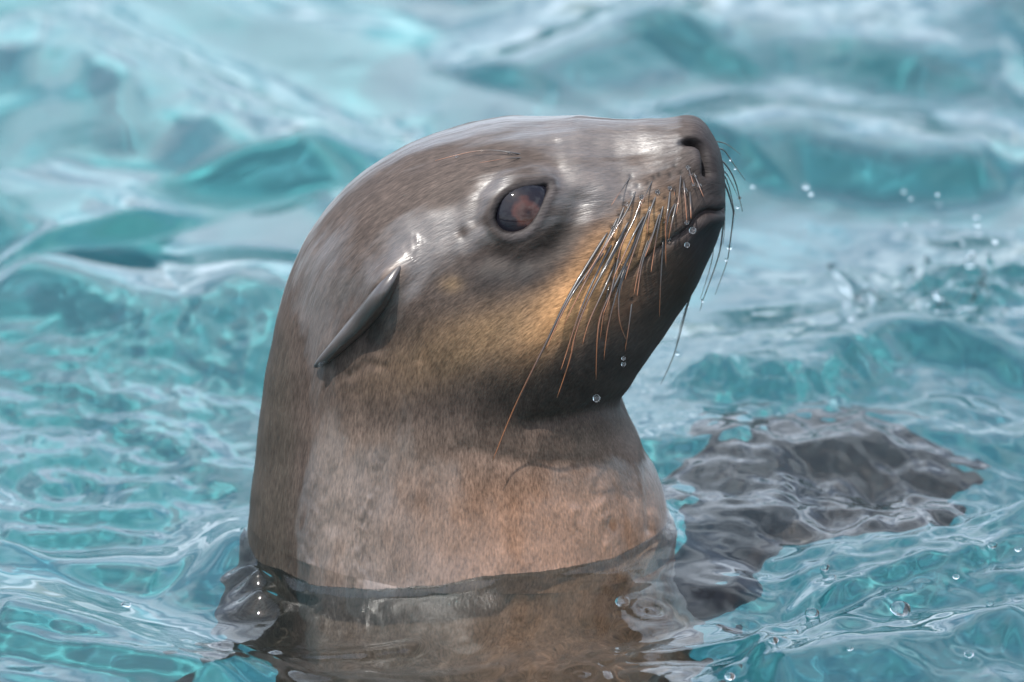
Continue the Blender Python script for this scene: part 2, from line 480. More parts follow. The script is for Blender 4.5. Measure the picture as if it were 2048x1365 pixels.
# ------------------------------------------------------------------ the sea lion: one lofted skin from nose to tail
# stations: back/top outline pixel, front/bottom outline pixel, half width in pixels, place of the widest point (0 top .. 1 bottom), roundness
ST = [
    ((1446, 350), (1448, 392), 22, .50, 2.0),
    ((1441, 316), (1444, 424), 56, .50, 2.0),
    ((1429, 284), (1436, 463), 84, .50, 2.1),
    ((1408, 259), (1424, 500), 104, .50, 2.2),
    ((1385, 246), (1412, 530), 117, .52, 2.1),
    ((1350, 240), (1395, 567), 132, .56, 1.95),
    ((1300, 239), (1372, 607), 148, .59, 1.88),
    ((1230, 238), (1342, 655), 170, .58, 1.86),
    ((1150, 234), (1305, 706), 203, .55, 1.92),
    ((1060, 236), (1278, 745), 239, .53, 2.0),
    ((960, 246), (1260, 780), 268, .52, 2.05),
    ((860, 275), (1251, 806), 286, .52, 2.0),
    ((760, 325), (1253, 832), 291, .52, 2.0),
    ((680, 390), (1265, 858), 284, .51, 2.0),
    ((615, 470), (1284, 890), 270, .50, 2.0),
    ((570, 575), (1306, 928), 258, .50, 2.0),
    ((543, 680), (1323, 968), 254, .50, 2.0),
    ((522, 800), (1334, 1018), 258, .50, 2.05),
    ((505, 920), (1338, 1080), 268, .50, 2.1),
    ((492, 1040), (1336, 1150), 284, .50, 2.1),
    ((480, 1180), (1338, 1240), 310, .50, 2.05),
    ((466, 1350), (1370, 1400), 345, .50, 2.0),
    ((420, 1580), (1430, 1640), 400, .50, 2.0),
    ((300, 1900), (1440, 1980), 450, .50, 2.0),
    ((280, 2400), (1340, 2500), 420, .50, 2.0),
    ((330, 3000), (1150, 3080), 330, .50, 2.0),
    ((420, 3700), (960, 3740), 230, .50, 2.0),
    ((520, 4400), (800, 4420), 140, .50, 2.0),
    ((600, 5000), (720, 5000), 60, .50, 2.0),
]
def station_to_3d(T, Bp, w):
    cxp, cyp = (T[0] + Bp[0]) / 2, (T[1] + Bp[1]) / 2
    hx, hy = (Bp[0] - T[0]) / 2, (Bp[1] - T[1]) / 2
    hv = math.sqrt(max(hy * hy - (w * SP) ** 2 * (hy * hy / (hx * hx + hy * hy)), (0.5 * hy) ** 2, 1)) / CP      # undo the rounding seen from above
    hv = math.copysign(hv, hy)
    c = np.array([(cxp - NX) / K, (NY - cyp) / K / CP])
    hvec = np.array([hx / K, -hv / K])
    return c - hvec, c + hvec
rows = []
for T, Bp, w, e, n in ST:
    t, b = station_to_3d(T, Bp, w)
    rows.append([t[0], t[1], b[0], b[1], w / K, e, n])
rows = np.array(rows)
mid = (rows[:, :2] + rows[:, 2:4]) / 2
# arc parameter: mean of outline and axis lengths
seg = (np.linalg.norm(np.diff(rows[:, :2], axis=0), axis=1) + np.linalg.norm(np.diff(rows[:, 2:4], axis=0), axis=1)) / 2
arc = np.concatenate([[0], np.cumsum(seg)])
NV_HEAD, NV_BODY, NU = 620, 90, 520
s_water = arc[19]
vs = np.concatenate([np.linspace(0, s_water, NV_HEAD), np.linspace(s_water, arc[-1], NV_BODY + 1)[1:]])
# denser rows on the nose
vs[:NV_HEAD] = s_water * (np.linspace(0, 1, NV_HEAD) ** 1.12)
S = spline(arc, rows, vs)
# angles round the ring: 0 = top/back, pi/2 = side toward the camera, dense there
ph = np.linspace(0, 2 * math.pi, NU, endpoint=False)
ph = np.concatenate([np.linspace(0, math.pi, int(NU * .66), endpoint=False), np.linspace(math.pi, 2 * math.pi, NU - int(NU * .66), endpoint=False)])
cph, sph = np.cos(ph), np.sin(ph)
t2, b2, w2, e2, n2 = S[:, :2], S[:, 2:4], np.maximum(S[:, 4], 1e-4), S[:, 5], S[:, 6]
ctr = t2 + (b2 - t2) * e2[:, None]
P = np.zeros((len(vs), NU, 3))
pw = (2 / n2)[:, None]
ca = np.sign(cph)[None, :] * np.abs(cph)[None, :] ** pw
sa = np.sign(sph)[None, :] * np.abs(sph)[None, :] ** pw
up = np.where(cph > 0, 1.0, 0.0)[None, :, None]
axis_t = (t2 - ctr)[:, None, :]; axis_b = (b2 - ctr)[:, None, :]
prof = ctr[:, None, :] + np.where(ca[..., None] > 0, axis_t * ca[..., None], -axis_b * ca[..., None])
P[..., 0] = prof[..., 0]; P[..., 2] = prof[..., 1]
P[..., 1] = -sa * w2[:, None]

def normals(P):
    du = np.roll(P, -1, 1) - np.roll(P, 1, 1)
    dv = np.gradient(P, axis=0)
    n = np.cross(dv, du)
    l = np.linalg.norm(n, axis=-1, keepdims=True)
    return n / np.maximum(l, 1e-12)
NRM = normals(P)
if np.sum(NRM[200, :, 1] * P[200, :, 1]) < 0: NRM = -NRM

# photo pixel of every vertex as seen on the camera's side; the far side takes its mirror image
PM = P.copy(); PM[..., 1] = -np.abs(PM[..., 1])
QX, QY = project(PM)
head_w = (vs < s_water)[:, None]

def seg_dist(px, py, pts):
    """distance in pixels to a polyline, and position 0..1 along it, and side"""
    best = np.full(px.shape, 1e9); tt = np.zeros_like(px); sd = np.zeros_like(px)
    for i in range(len(pts) - 1):
        ax, ay = pts[i]; bx, by = pts[i + 1]; dx, dy = bx - ax, by - ay
        u = np.clip(((px - ax) * dx + (py - ay) * dy) / (dx * dx + dy * dy), 0, 1)
        ex, ey = px - ax - u * dx, py - ay - u * dy
        d = np.hypot(ex, ey); k = d < best
        best = np.where(k, d, best); tt = np.where(k, (i + u) / (len(pts) - 1), tt); sd = np.where(k, np.sign(dx * ey - dy * ex), sd)
    return best, tt, sd

def inside(px, py, poly):
    r = np.zeros(px.shape, bool); n = len(poly)
    for i in range(n):
        ax, ay = poly[i]; bx, by = poly[(i + 1) % n]
        c = ((ay > py) != (by > py)) & (px < (bx - ax) * (py - ay) / (by - ay + 1e-9) + ax)
        r ^= c
    return r

def smooth_poly(pts, closed=True, k=8):
    p = np.array(pts, float)
    if closed:
        q = np.concatenate([p[-3:], p, p[:3]]); t = np.arange(len(q)); ts = np.linspace(3, 3 + len(p), len(p) * k, endpoint=False)
    else:
        q = p; t = np.arange(len(q)); ts = np.linspace(0, len(q) - 1, len(q) * k)
    return [tuple(a) for a in spline(t, q, ts)]

def g2(cx, cy, rx, ry, ang=0):
    a = R(ang); dx, dy = QX - cx, QY - cy
    u = dx * math.cos(a) + dy * math.sin(a); v = -dx * math.sin(a) + dy * math.cos(a)
    return np.exp(-(u / rx) ** 2 - (v / ry) ** 2)

# whisker roots and courses on the camera's side, photo pixels, with root radius
NEAR = [
    ([(1223, 453), (1145, 580), (1104, 662), (1059, 753), (1022, 831), (985, 923)], 3.0),
    ([(1213, 498), (1153, 576), (1118, 640), (1092, 700)], 2.6),
    ([(1258, 441), (1227, 502), (1170, 613), (1149, 679), (1137, 728), (1114, 796)], 2.8),
    ([(1252, 462), (1223, 515), (1178, 597), (1150, 672), (1142, 705)], 2.4),
    ([(1287, 437), (1264, 498), (1227, 576), (1202, 630), (1194, 687), (1192, 760)], 2.8),
    ([(1317, 445), (1289, 511), (1278, 564), (1274, 593)], 2.3),
    ([(1352, 404), (1334, 449), (1332, 535)], 2.0),
    ([(1268, 511), (1243, 564), (1237, 613), (1241, 650), (1252, 679)], 2.2),
    ([(1326, 480), (1321, 572), (1319, 634)], 1.6),
    ([(1264, 600), (1258, 650), (1250, 703)], 1.6),
    ([(1243, 482), (1223, 580), (1206, 630)], 2.2),
    ([(1376, 334), (1387, 369)], 1.8),
    ([(1387, 345), (1398, 372), (1407, 394)], 1.6),
    ([(1367, 361), (1369, 383), (1374, 446)], 2.2),
    ([(1379, 383), (1381, 411), (1382, 438)], 2.2),
    ([(1341, 376), (1336, 418), (1332, 444), (1331, 480)], 2.3),
    ([(1354, 402), (1343, 449), (1337, 481)], 2.3),
    ([(1315, 385), (1299, 429), (1294, 470)], 2.3),
    ([(1321, 422), (1303, 479), (1290, 514)], 2.4),
    ([(1284, 394), (1268, 440), (1246, 484), (1235, 520)], 2.4),
    ([(1250, 409), (1228, 462), (1195, 515), (1165, 565)], 2.3),
    ([(1290, 431), (1268, 468), (1246, 515), (1225, 560)], 2.4),
    ([(1349, 378), (1349, 391)], 1.4),
    ([(1233, 520), (1210, 575), (1180, 640), (1165, 690)], 2.2),
    ([(1300, 470), (1280, 530), (1268, 590)], 2.0),
    ([(1308, 356), (1290, 392), (1275, 425)], 1.3),
    ([(1262, 352), (1240, 385), (1222, 412)], 1.2),
    ([(1255, 520), (1232, 590), (1215, 660), (1208, 720)], 2.0),
    ([(1222, 560), (1210, 610), (1200, 680)], 1.6),
    ([(1238, 430), (1205, 500), (1165, 575), (1128, 650)], 2.4),
    ([(1304, 404), (1285, 455), (1262, 520), (1250, 560)], 2.3),
    ([(1330, 396), (1318, 450), (1308, 505), (1302, 545)], 2.2),
    ([(1275, 372), (1255, 420), (1225, 470), (1200, 515)], 2.0),
    ([(1228, 480), (1190, 555), (1158, 630), (1135, 700), (1122, 740)], 2.4),
    ([(1362, 346), (1358, 392), (1352, 430)], 1.7),
]
EYE = smooth_poly([(990, 440), (996, 414), (1015, 391), (1044, 377), (1072, 372), (1095, 371), (1087, 398), (1072, 430), (1053, 454), (1026, 465), (1001, 459)])
MOUTH = smooth_poly([(1450, 421), (1436, 424), (1412, 424), (1390, 440), (1370, 464), (1325, 492), (1280, 530), (1245, 565), (1214, 604)], False)
NOSTRIL = smooth_poly([(1362, 286), (1382, 284), (1402, 292), (1412, 312), (1416, 345)], False)

def apply(D):
    """push the skin out by D pixels along its normal, then take pixels and normals anew"""
    global P, NRM, QX, QY
    D = D * head_w * (sstep(0, 0.012, vs)[:, None] * 0.9 + 0.1)
    P = P + NRM * (D / K)[..., None]
    n_ = normals(P); NRM = n_ if np.sum(n_[200, :, 1] * P[200, :, 1]) > 0 else -n_
    PM = P.copy(); PM[..., 1] = -np.abs(PM[..., 1])
    QX, QY = project(PM)
def line(pts): return seg_dist(QX, QY, pts)[0]

# first the large forms: brow, eye mound, whisker pad, bridge, cheek, ear root
D = 20 * g2(1030, 410, 98, 80) + 5 * g2(1000, 345, 100, 36, -15)
D += 13 * g2(1215, 385, 95, 42, 8)
D += 19 * g2(1325, 405, 72, 52, 40) - 7 * g2(1210, 300, 80, 26, 5) + 6 * g2(1240, 470, 60, 40, -45)
D += 8 * g2(1390, 258, 34, 22, 15)
D += 10 * g2(1080, 640, 170, 90, -35)
D += 34 * g2(782, 556, 26, 52, 38) + 10 * g2(790, 600, 55, 45)
D -= 10 * g2(700, 600, 40, 60, 30)
D += 5.0 * gnoise(QX / 110 + 7, QY / 140, 41) + 2.0 * gnoise(QX / 42, QY / 60 + 3, 42)
apply(D)
# then sockets and folds
D = -14 * np.exp(-(line([(1160, 405), (1138, 458), (1105, 500), (1040, 524), (975, 512)]) / 27) ** 2)
D -= 4 * np.exp(-(line([(948, 440), (958, 385), (1000, 336), (1060, 317), (1112, 334)]) / 14) ** 2)
D += 4 * np.exp(-(line([(975, 430), (984, 392), (1015, 357), (1062, 340), (1100, 346)]) / 16) ** 2)
D -= 5 * g2(1118, 345, 22, 40, -30)
D -= 9 * g2(745, 690, 22, 34, 20)
D -= 4 * g2(923, 466, 9, 12)
D -= 9 * np.exp(-(line([(1285, 795), (1230, 812), (1150, 835), (1060, 850)]) / 18) ** 2)
for pts, a, s_ in (([(862, 610), (845, 660), (838, 720)], 3.5, 9), ([(700, 752), (730, 730), (770, 735)], 4.0, 10), ([(905, 520), (870, 560), (840, 620)], 2.5, 14),
                  ([(960, 305), (1040, 290), (1110, 285)], 3.0, 9), ([(820, 340), (930, 290), (1040, 262), (1140, 252)], 2.5, 10),
                  ([(1290, 880), (1296, 960), (1300, 1060)], 5.0, 10), ([(700, 790), (690, 900), (670, 1050)], 4.0, 22), ([(800, 850), (760, 960), (740, 1120)], 3.0, 20),
                  ([(930, 900), (1060, 930), (1200, 925)], 4.0, 18)):
    D -= a * np.exp(-(line(pts) / s_) ** 2)
apply(D)
# last the openings: lids, nostril, lips
ed, et, es = seg_dist(QX, QY, EYE + [EYE[0]])
ein = inside(QX, QY, EYE)
esd = np.where(ein, -ed, ed)
D = 4.5 * np.exp(-((esd - 12) / 10) ** 2)
D -= 46 * sstep(2, -7, esd)
nd, ntt, ns = seg_dist(QX, QY, NOSTRIL)
D -= 26 * np.exp(-(nd / (5.0 + 4 * ntt)) ** 2) * sstep(-0.05, 0.25, ntt + 0.02)
D += 8 * g2(1392, 320, 15, 24, -10)
md, mt, ms = seg_dist(QX, QY, MOUTH)
mfade = sstep(1.02, 0.35, mt) * 0.75 + 0.25
D -= 8 * np.exp(-(md / 5.0) ** 2) * mfade
D += 3.5 * np.exp(-((md - 16) / 12) ** 2) * mfade
D += 7 * g2(1410, 446, 26, 15, -35)
D -= 6 * np.exp(-(line([(1214, 604), (1200, 640), (1205, 680)]) / 10) ** 2)
PITS = [w_[0][0] for w_ in NEAR] + [(1340, 350), (1318, 350), (1296, 366), (1275, 372), (1262, 388), (1240, 396), (1238, 430), (1304, 404), (1330, 396), (1362, 346), (1350, 332), (1228, 480)]
pit = np.zeros_like(QX)
for a_, b_ in PITS: pit = np.maximum(pit, np.exp(-((QX - a_) ** 2 + (QY - b_) ** 2) / 5.0 ** 2))
D -= 1.2 * pit
run = np.zeros_like(QX)                  # rivulets still running down the neck
for pts_, w_, k_ in (([(772, 870), (748, 960), (726, 1040), (716, 1120), (714, 1230)], 17, 1.0), ([(655, 890), (628, 1000), (616, 1100), (612, 1230)], 24, 0.7),
                     ([(1185, 940), (1204, 1020), (1222, 1090)], 20, 0.8), ([(1140, 1000), (1160, 1080)], 12, 0.7), ([(845, 470), (820, 505)], 16, 0.8)):
    ld_, lt_, _ = seg_dist(QX, QY, pts_)
    run = np.maximum(run, k_ * sstep(0, 0.3, lt_) * np.exp(-((ld_ + 10 * gnoise(QX / 20, QY / 50, 71)) / w_) ** 2))
run = run * sstep(-0.25, 0.2, gnoise(QX / 26, QY / 60, 72) + 0.25)
D += run * (2.0 + 3.2 * gnoise(QX / 10, QY / 24, 73))
apply(D)
P2 = P

# pelt colour: pigment plus some painted shade, in linear albedo
base = np.array([0.042, 0.031, 0.026])
COL = np.ones(QX.shape + (3,)) * base
def paint(mask, c, s=1.0):
    global COL
    m = np.clip(mask * s, 0, 1)[..., None]
    COL = COL * (1 - m) + np.array(c) * m
wob = 1 + 0.25 * gnoise(QX / 45, QY / 45, 51) + 0.15 * gnoise(QX / 18, QY / 18, 52)
paint(sstep(900, 1050, QY) * sstep(700, 1150, QX), (0.165, 0.088, 0.053), 0.9)          # warm chest
paint(sstep(800, 900, QY) * sstep(600, 660, QX), (0.100, 0.072, 0.057), 0.8)
paint(sstep(920, 1020, QY) * sstep(800, 1150, QX), (0.165, 0.088, 0.053), 0.7)
paint(g2(1080, 1060, 240, 140), (0.19, 0.098, 0.058), 0.6)
paint(g2(1000, 660, 230, 60, -22) * wob, (0.15, 0.092, 0.050), 0.8)
paint(g2(1160, 580, 130, 45, -50) * wob, (0.46, 0.24, 0.105), 0.97)                     # pale cheek
paint(g2(1270, 470, 75, 34, -42) * wob, (0.36, 0.20, 0.09), 0.88)
paint(g2(905, 570, 22, 16) , (0.2, 0.13, 0.07), 0.6)
paint(g2(1240, 610, 60, 40, -50), (0.12, 0.06, 0.032), 0.6)
paint(g2(1025, 545, 135, 55, -12) * wob, (0.014, 0.011, 0.010), 1.0)                     # shadow under the eye, painted as a dark patch
paint(g2(1118, 465, 34, 62, 30), (0.013, 0.010, 0.008), 0.95)  # shaded side of the eye socket, darkened in the colour
paint(sstep(620, 560, QX + 12 * gnoise(QX / 30, QY / 60, 57)) * sstep(560, 760, QY), (0.034, 0.028, 0.022), 0.8)
paint(g2(1390, 560, 95, 150, 25), (0.020, 0.013, 0.009), 0.95)  # front of the chin, underside shade put into the fur colour
paint(g2(1170, 770, 190, 62, -22) * wob, (0.018, 0.013, 0.010), 0.9)                             # dark chin, with the shade under the jaw painted in
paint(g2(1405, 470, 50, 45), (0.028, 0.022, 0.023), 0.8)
paint(g2(1180, 330, 160, 70), (0.046, 0.033, 0.026), 0.5)
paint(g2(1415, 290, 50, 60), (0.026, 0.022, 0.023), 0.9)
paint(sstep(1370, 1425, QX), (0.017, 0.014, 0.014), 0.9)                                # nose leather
paint(np.exp(-(nd / 9) ** 2), (0.012, 0.010, 0.010), 1.0)
paint(np.exp(-(md / 7) ** 2) * mfade, (0.02, 0.014, 0.013), 0.95)
paint(np.exp(-(np.maximum(esd, 0) / np.where(QX * 0.55 + QY * 0.8 < 905, 12, 6)) ** 2), (0.006, 0.005, 0.006), 1.0)
paint(np.exp(-((esd - 12) / 8) ** 2) * sstep(1020, 1090, QX + 0.6 * (QY - 400)), (0.055, 0.048, 0.048), 0.8)
paint(pit, (0.012, 0.010, 0.009), 0.85)
paint(np.exp(-(np.maximum(esd - 4, 0) / 20) ** 2), (0.022, 0.018, 0.017), 0.6)
paint(ein * 1.0, (0.01, 0.008, 0.008), 1.0)
paint(g2(923, 468, 5, 8), (0.02, 0.016, 0.015), 0.7)
paint(g2(748, 670, 20, 40, 20), (0.016, 0.012, 0.010), 0.8)  # shadow below the ear, painted into the pelt
paint(g2(788, 552, 16, 34, 38), (0.16, 0.115, 0.09), 0.75)
COL *= (1 + 0.22 * gnoise(QX / 60, QY / 80, 53) + 0.16 * gnoise(QX / 22, QY / 34, 54))[..., None]
COL = np.clip(COL, 0.004, 0.8)
# wetness: water still running down the neck, muzzle and brow soaked
WET = 0.42 + 0.22 * g2(1190, 360, 150, 80) + 0.06 * g2(985, 385, 50, 40) + 0.2 * g2(830, 480, 60, 60) + 0.12 * sstep(800, 1100, QY) * sstep(560, 640, QX) \
    - 0.32 * sstep(630, 590, QX) * sstep(600, 760, QY) + 0.10 * g2(670, 1000, 60, 260, -6) + 0.10 * g2(735, 1050, 26, 190, -4) - 0.18 * sstep(420, 640, QY) * sstep(820, 900, QX) * sstep(940, 880, QY) - 0.25 * g2(1200, 700, 250, 160) + 0.10 * sstep(330, 250, QY) - 0.02 * sstep(820, 920, QX) * sstep(480, 380, QY) + 0.10 * g2(985, 375, 45, 35) + 0.1 * g2(650, 520, 90, 120) - 0.3 * np.exp(-(np.maximum(esd, 0) / 16) ** 2) - 0.3 * sstep(1350, 1400, QX) - 0.1 * g2(923, 466, 12, 14)

WET = WET + 0.75 * run
sea_lion = bpy.data.objects.new('sea_lion', None)
C.objects.link(sea_lion)
tag(sea_lion, 'wet grey-brown sea lion rising from the water with its nose pointing up', 'sea lion')

# close the two ends
body, q = grid_mesh('body', P2, M_FUR, sea_lion, wrap=True)
me = body.data
bm = bmesh.new(); bm.from_mesh(me)
bm.verts.ensure_lookup_table()
n_all = len(vs) * NU
for r0 in (0, (len(vs) - 1) * NU):
    bm.verts.ensure_lookup_table()
    ring = [bm.verts[r0 + j] for j in range(NU)]
    cc = Vector((0, 0, 0))
    for v in ring: cc += v.co
    cv = bm.verts.new(cc / NU)
    for j in range(NU):
        f = (ring[j], ring[(j + 1) % NU], cv)
        try: fc = bm.faces.new(f if r0 else f[::-1]); fc.smooth = True
        except ValueError: pass
bmesh.ops.recalc_face_normals(bm, faces=bm.faces)
bm.to_mesh(me); bm.free()
nvt = len(me.vertices)
ca_ = me.color_attributes.new('pelt', 'FLOAT_COLOR', 'POINT')
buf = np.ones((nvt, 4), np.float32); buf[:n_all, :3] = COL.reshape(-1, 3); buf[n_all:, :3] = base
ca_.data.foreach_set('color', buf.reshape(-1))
wa = me.attributes.new('wet', 'FLOAT', 'POINT')
wbuf = np.full(nvt, 0.3, np.float32); wbuf[:n_all] = WET.reshape(-1)
wa.data.foreach_set('value', wbuf)
# flow coordinates: u round the ring (metres at the cheek), v along the hair from the nose back
girth = np.maximum(np.linalg.norm(np.roll(P2, -1, 1) - P2, axis=-1).sum(1), 0.02)
ulayer = me.uv_layers.new(name='flow')
vi = np.zeros(len(me.loops), np.int32); me.loops.foreach_get('vertex_index', vi)
gsm = np.convolve(np.pad(girth, 60, mode='edge'), np.ones(121) / 121, 'valid')
UU = (ph / (2 * math.pi))[None, :] * np.full_like(gsm, 0.42)[:, None]
VV = np.repeat(vs[:, None], NU, 1)
uvb = np.zeros((nvt, 2), np.float32); uvb[:n_all, 0] = UU.reshape(-1); uvb[:n_all, 1] = VV.reshape(-1)
ulayer.data.foreach_set('uv', uvb[vi].reshape(-1))
body.cycles.is_caustics_receiver = True

# ------------------------------------------------------------------ where the water meets the neck
tilt = np.exp(-(np.hypot(X - 0.02, Y) / 0.22) ** 2)
Z += 0.070 * X * tilt
ring_xy = []
for j in range(NU):
    zc = P2[:NV_HEAD + 30, j, 2] - 0.07 * P2[:NV_HEAD + 30, j, 0]
    k = np.where((zc[:-1] > 0) & (zc[1:] <= 0))[0]
    if len(k): ring_xy.append(P2[k[-1], j, :2])
ring_xy = np.array(ring_xy)
near = (np.abs(X) < 0.26) & (np.abs(Y) < 0.24)
xi, yi = X[near], Y[near]
dn = np.full(xi.shape, 1e9)
for i in range(0, len(ring_xy), 2):
    dn = np.minimum(dn, (xi - ring_xy[i, 0]) ** 2 + (yi - ring_xy[i, 1]) ** 2)
dn = np.sqrt(dn)
dist_neck = np.full(X.shape, 1.0); dist_neck[near] = dn
inr = np.zeros(X.shape, bool); inr[near] = inside(xi, yi, [tuple(p) for p in ring_xy[::4]])
calm = 1 - 0.6 * np.exp(-(dist_neck / 0.05) ** 2) * sstep(0.07, 0.0, Y)      # sheltered water right in front of the chest
wob_n = gnoise(X * 30, Y * 30, 61)
dd_ = np.where(inr, 0, dist_neck)
Z = Z * np.where(dist_neck < 0.9, calm, 1) + 0.070 * X * tilt * (1 - np.where(dist_neck < 0.9, calm, 1))
Z += (0.0068 + 0.0030 * wob_n) * np.exp(-dd_ / 0.0055) + 0.0025 * np.exp(-(dd_ / 0.03) ** 2)
# the sheet of water dragged up behind the nape
Z += 0.012 * np.exp(-((X + 0.132) / 0.020) ** 2 - ((Y - 0.01) / 0.05) ** 2)
def ring(px, py, lam, amp, ext):
    global Z
    c = at_z(px, py); r_ = np.hypot(X - c[0], Y - c[1])
    Z = Z + amp * np.cos(2 * math.pi * r_ / lam) * np.exp(-(r_ / ext) ** 2)
ring(1300, 1217, 0.010, 0.0010, 0.012); ring(1165, 1335, 0.012, 0.0009, 0.018); ring(120, 940, 0.02, 0.001, 0.03); ring(640, 1330, 0.016, 0.0006, 0.03)
Z += 0.0042 * fine * (blob(1400, 790, 120, 45) + 0.8 * blob(1620, 820, 120, 50) + 0.6 * blob(1960, 640, 120, 80) + 0.5 * blob(390, 760, 120, 18)) * (
    gnoise(X * 62 + 5, Y * 55, 81) + 0.55 * gnoise(X * 130, Y * 105 + 9, 82))
Z += fine * blob(1650, 980, 280, 150) * (0.0026 * gnoise(X * 85, Y * 75, 83) + 0.0040 * gnoise(X * 38, Y * 40, 84))
rs_ = random.Random(3)
for cx_, cy_, sx_, sy_, n_ in ((520, 1170, 30, 30, 6), (1950, 640, 80, 60, 10)):
    for _ in range(n_):
        c = at_z(rs_.gauss(cx_, sx_ * 0.6), rs_.gauss(cy_, sy_ * 0.6)); s_ = rs_.uniform(0.005, 0.009); h_ = s_ * rs_.uniform(0.7, 1.35)
        Z += h_ * np.exp(-(((X - c[0]) / (s_ * 1.7)) ** 2 + ((Y - c[1]) / s_) ** 2))
edge = np.maximum(np.abs(X), np.abs(Y))
Z *= np.clip((HALF - edge) / 0.5, 0, 1)

water, _ = grid_mesh('water', np.stack([X, Y, Z], -1), M_WATER)
tag(water, kind='structure')
water.cycles.is_caustics_caster = True

def water_z(x, y):
    i = np.clip(np.searchsorted(gy, y), 1, len(gy) - 1); j = np.clip(np.searchsorted(gx, x), 1, len(gx) - 1)
    return float(Z[i, j])

def skin_at(px, py, side=-1):
    """nearest skin vertex to a photo pixel on the camera's side"""
    qx, qy = project(P2)
    d = (qx - px) ** 2 + (qy - py) ** 2 + (P2[..., 1] > -0.004) * 1e6 + (NRM[..., 1] > 0.1) * 1e5
    i = np.unravel_index(np.argmin(d), d.shape)
    return P2[i], NRM[i]

# ---- eyes
def eyeball(side):
    m_ = (esd > 5) & (esd < 11) & (P2[..., 1] < 0)
    rim = P2[m_].mean(0); nr = NRM[m_].mean(0); nr /= np.linalg.norm(nr)
    Rr = 88 / K
    c = rim - nr * (Rr - 9 / K)
    bmx = bmesh.new(); bmesh.ops.create_uvsphere(bmx, u_segments=48, v_segments=32, radius=1.0)
    m_ = bpy.data.meshes.new('eye'); bmx.to_mesh(m_); bmx.free()
    for pl in m_.polygons: pl.use_smooth = True
    m_.materials.append(M_EYE)
    o = bpy.data.objects.new('eye', m_); C.objects.link(o); o.parent = sea_lion
    o.location = (c[0], side * c[1] * -1, c[2]); o.scale = (Rr, Rr, Rr)
    ax = Vector((nr[0] * 0.6 + 0.10, side * -nr[1], nr[2] * 0.6))
    o.rotation_euler = ax.to_track_quat('-Y', 'Z').to_euler()
    return o
eyeball(-1); eyeball(1)

# ---- ears
def tube(path, radii, nu=20, squash=None, cap=True):
    path = np.array(path, float); n = len(path)
    V, F = [], []
    t = np.gradient(path, axis=0); t /= np.linalg.norm(t, axis=1, keepdims=True)
    ref = np.array([0, 1.0, 0]) if abs(t[0][1]) < 0.9 else np.array([1.0, 0, 0])
    for i in range(n):
        a = np.cross(t[i], ref); a /= np.linalg.norm(a); b = np.cross(t[i], a)
        sq = 1.0 if squash is None else squash[i]
        for j in range(nu):
            f = 2 * math.pi * j / nu
            V.append(path[i] + radii[i] * (a * math.cos(f) + b * math.sin(f) * sq))
    for i in range(n - 1):
        for j in range(nu):
            F.append((i * nu + j, i * nu + (j + 1) % nu, (i + 1) * nu + (j + 1) % nu, (i + 1) * nu + j))
    if cap:
        V.append(path[0]); V.append(path[-1]); k = n * nu
        for j in range(nu):
            F.append((k, (j + 1) % nu, j)); F.append((k + 1, (n - 1) * nu + j, (n - 1) * nu + (j + 1) % nu))
    return V, F

def ear(side):
    p, n = skin_at(775, 575)
    pts = [(815, 512), (794, 543), (766, 587), (730, 633), (695, 671), (664, 703), (641, 725), (629, 734)]
    out = [10, 8, -2, -10, -16, -18, -16, -12]          # pixels off the skin, toward the camera
    rad = [2.5, 10, 19, 21, 17.5, 13.5, 9, 2.5]
    ys = [skin_at(*pt)[0][1] + o / K for pt, o in zip(pts, out)]
    path = [at_y(a, b, y) for (a, b), y in zip(pts, ys)]
    path = spline(np.arange(8), np.array(path), np.linspace(0, 7, 40))
    rr = spline(np.arange(8), np.array(rad, float), np.linspace(0, 7, 40))[:, 0] / K
    sq = np.linspace(1.1, 0.95, 40)
    V, F = tube(path, rr, 28, sq)
    V = np.array(V)
    cen = np.repeat(path, 28, 0); nb = len(cen)                 # a shallow fold runs along the rolled ear
    f = np.tile(2 * math.pi * np.arange(28) / 28, 40)
    t_ = np.repeat(np.linspace(0, 1, 40), 28)
    for f0, dep, wd_ in ((3.9, 0.20, 0.28), (0.9, 0.16, 0.35)):
        dlt = (f - f0 + math.pi) % (2 * math.pi) - math.pi
        V[:nb] -= (V[:nb] - cen) * (dep * np.exp(-(dlt / wd_) ** 2) * sstep(1.0, 0.6, t_))[:, None]
    if side > 0: V[:, 1] *= -1; F = [f[::-1] for f in F]
    o = link_mesh('ear', V, F, M_EAR, sea_lion)
    return o
ear(-1); ear(1)

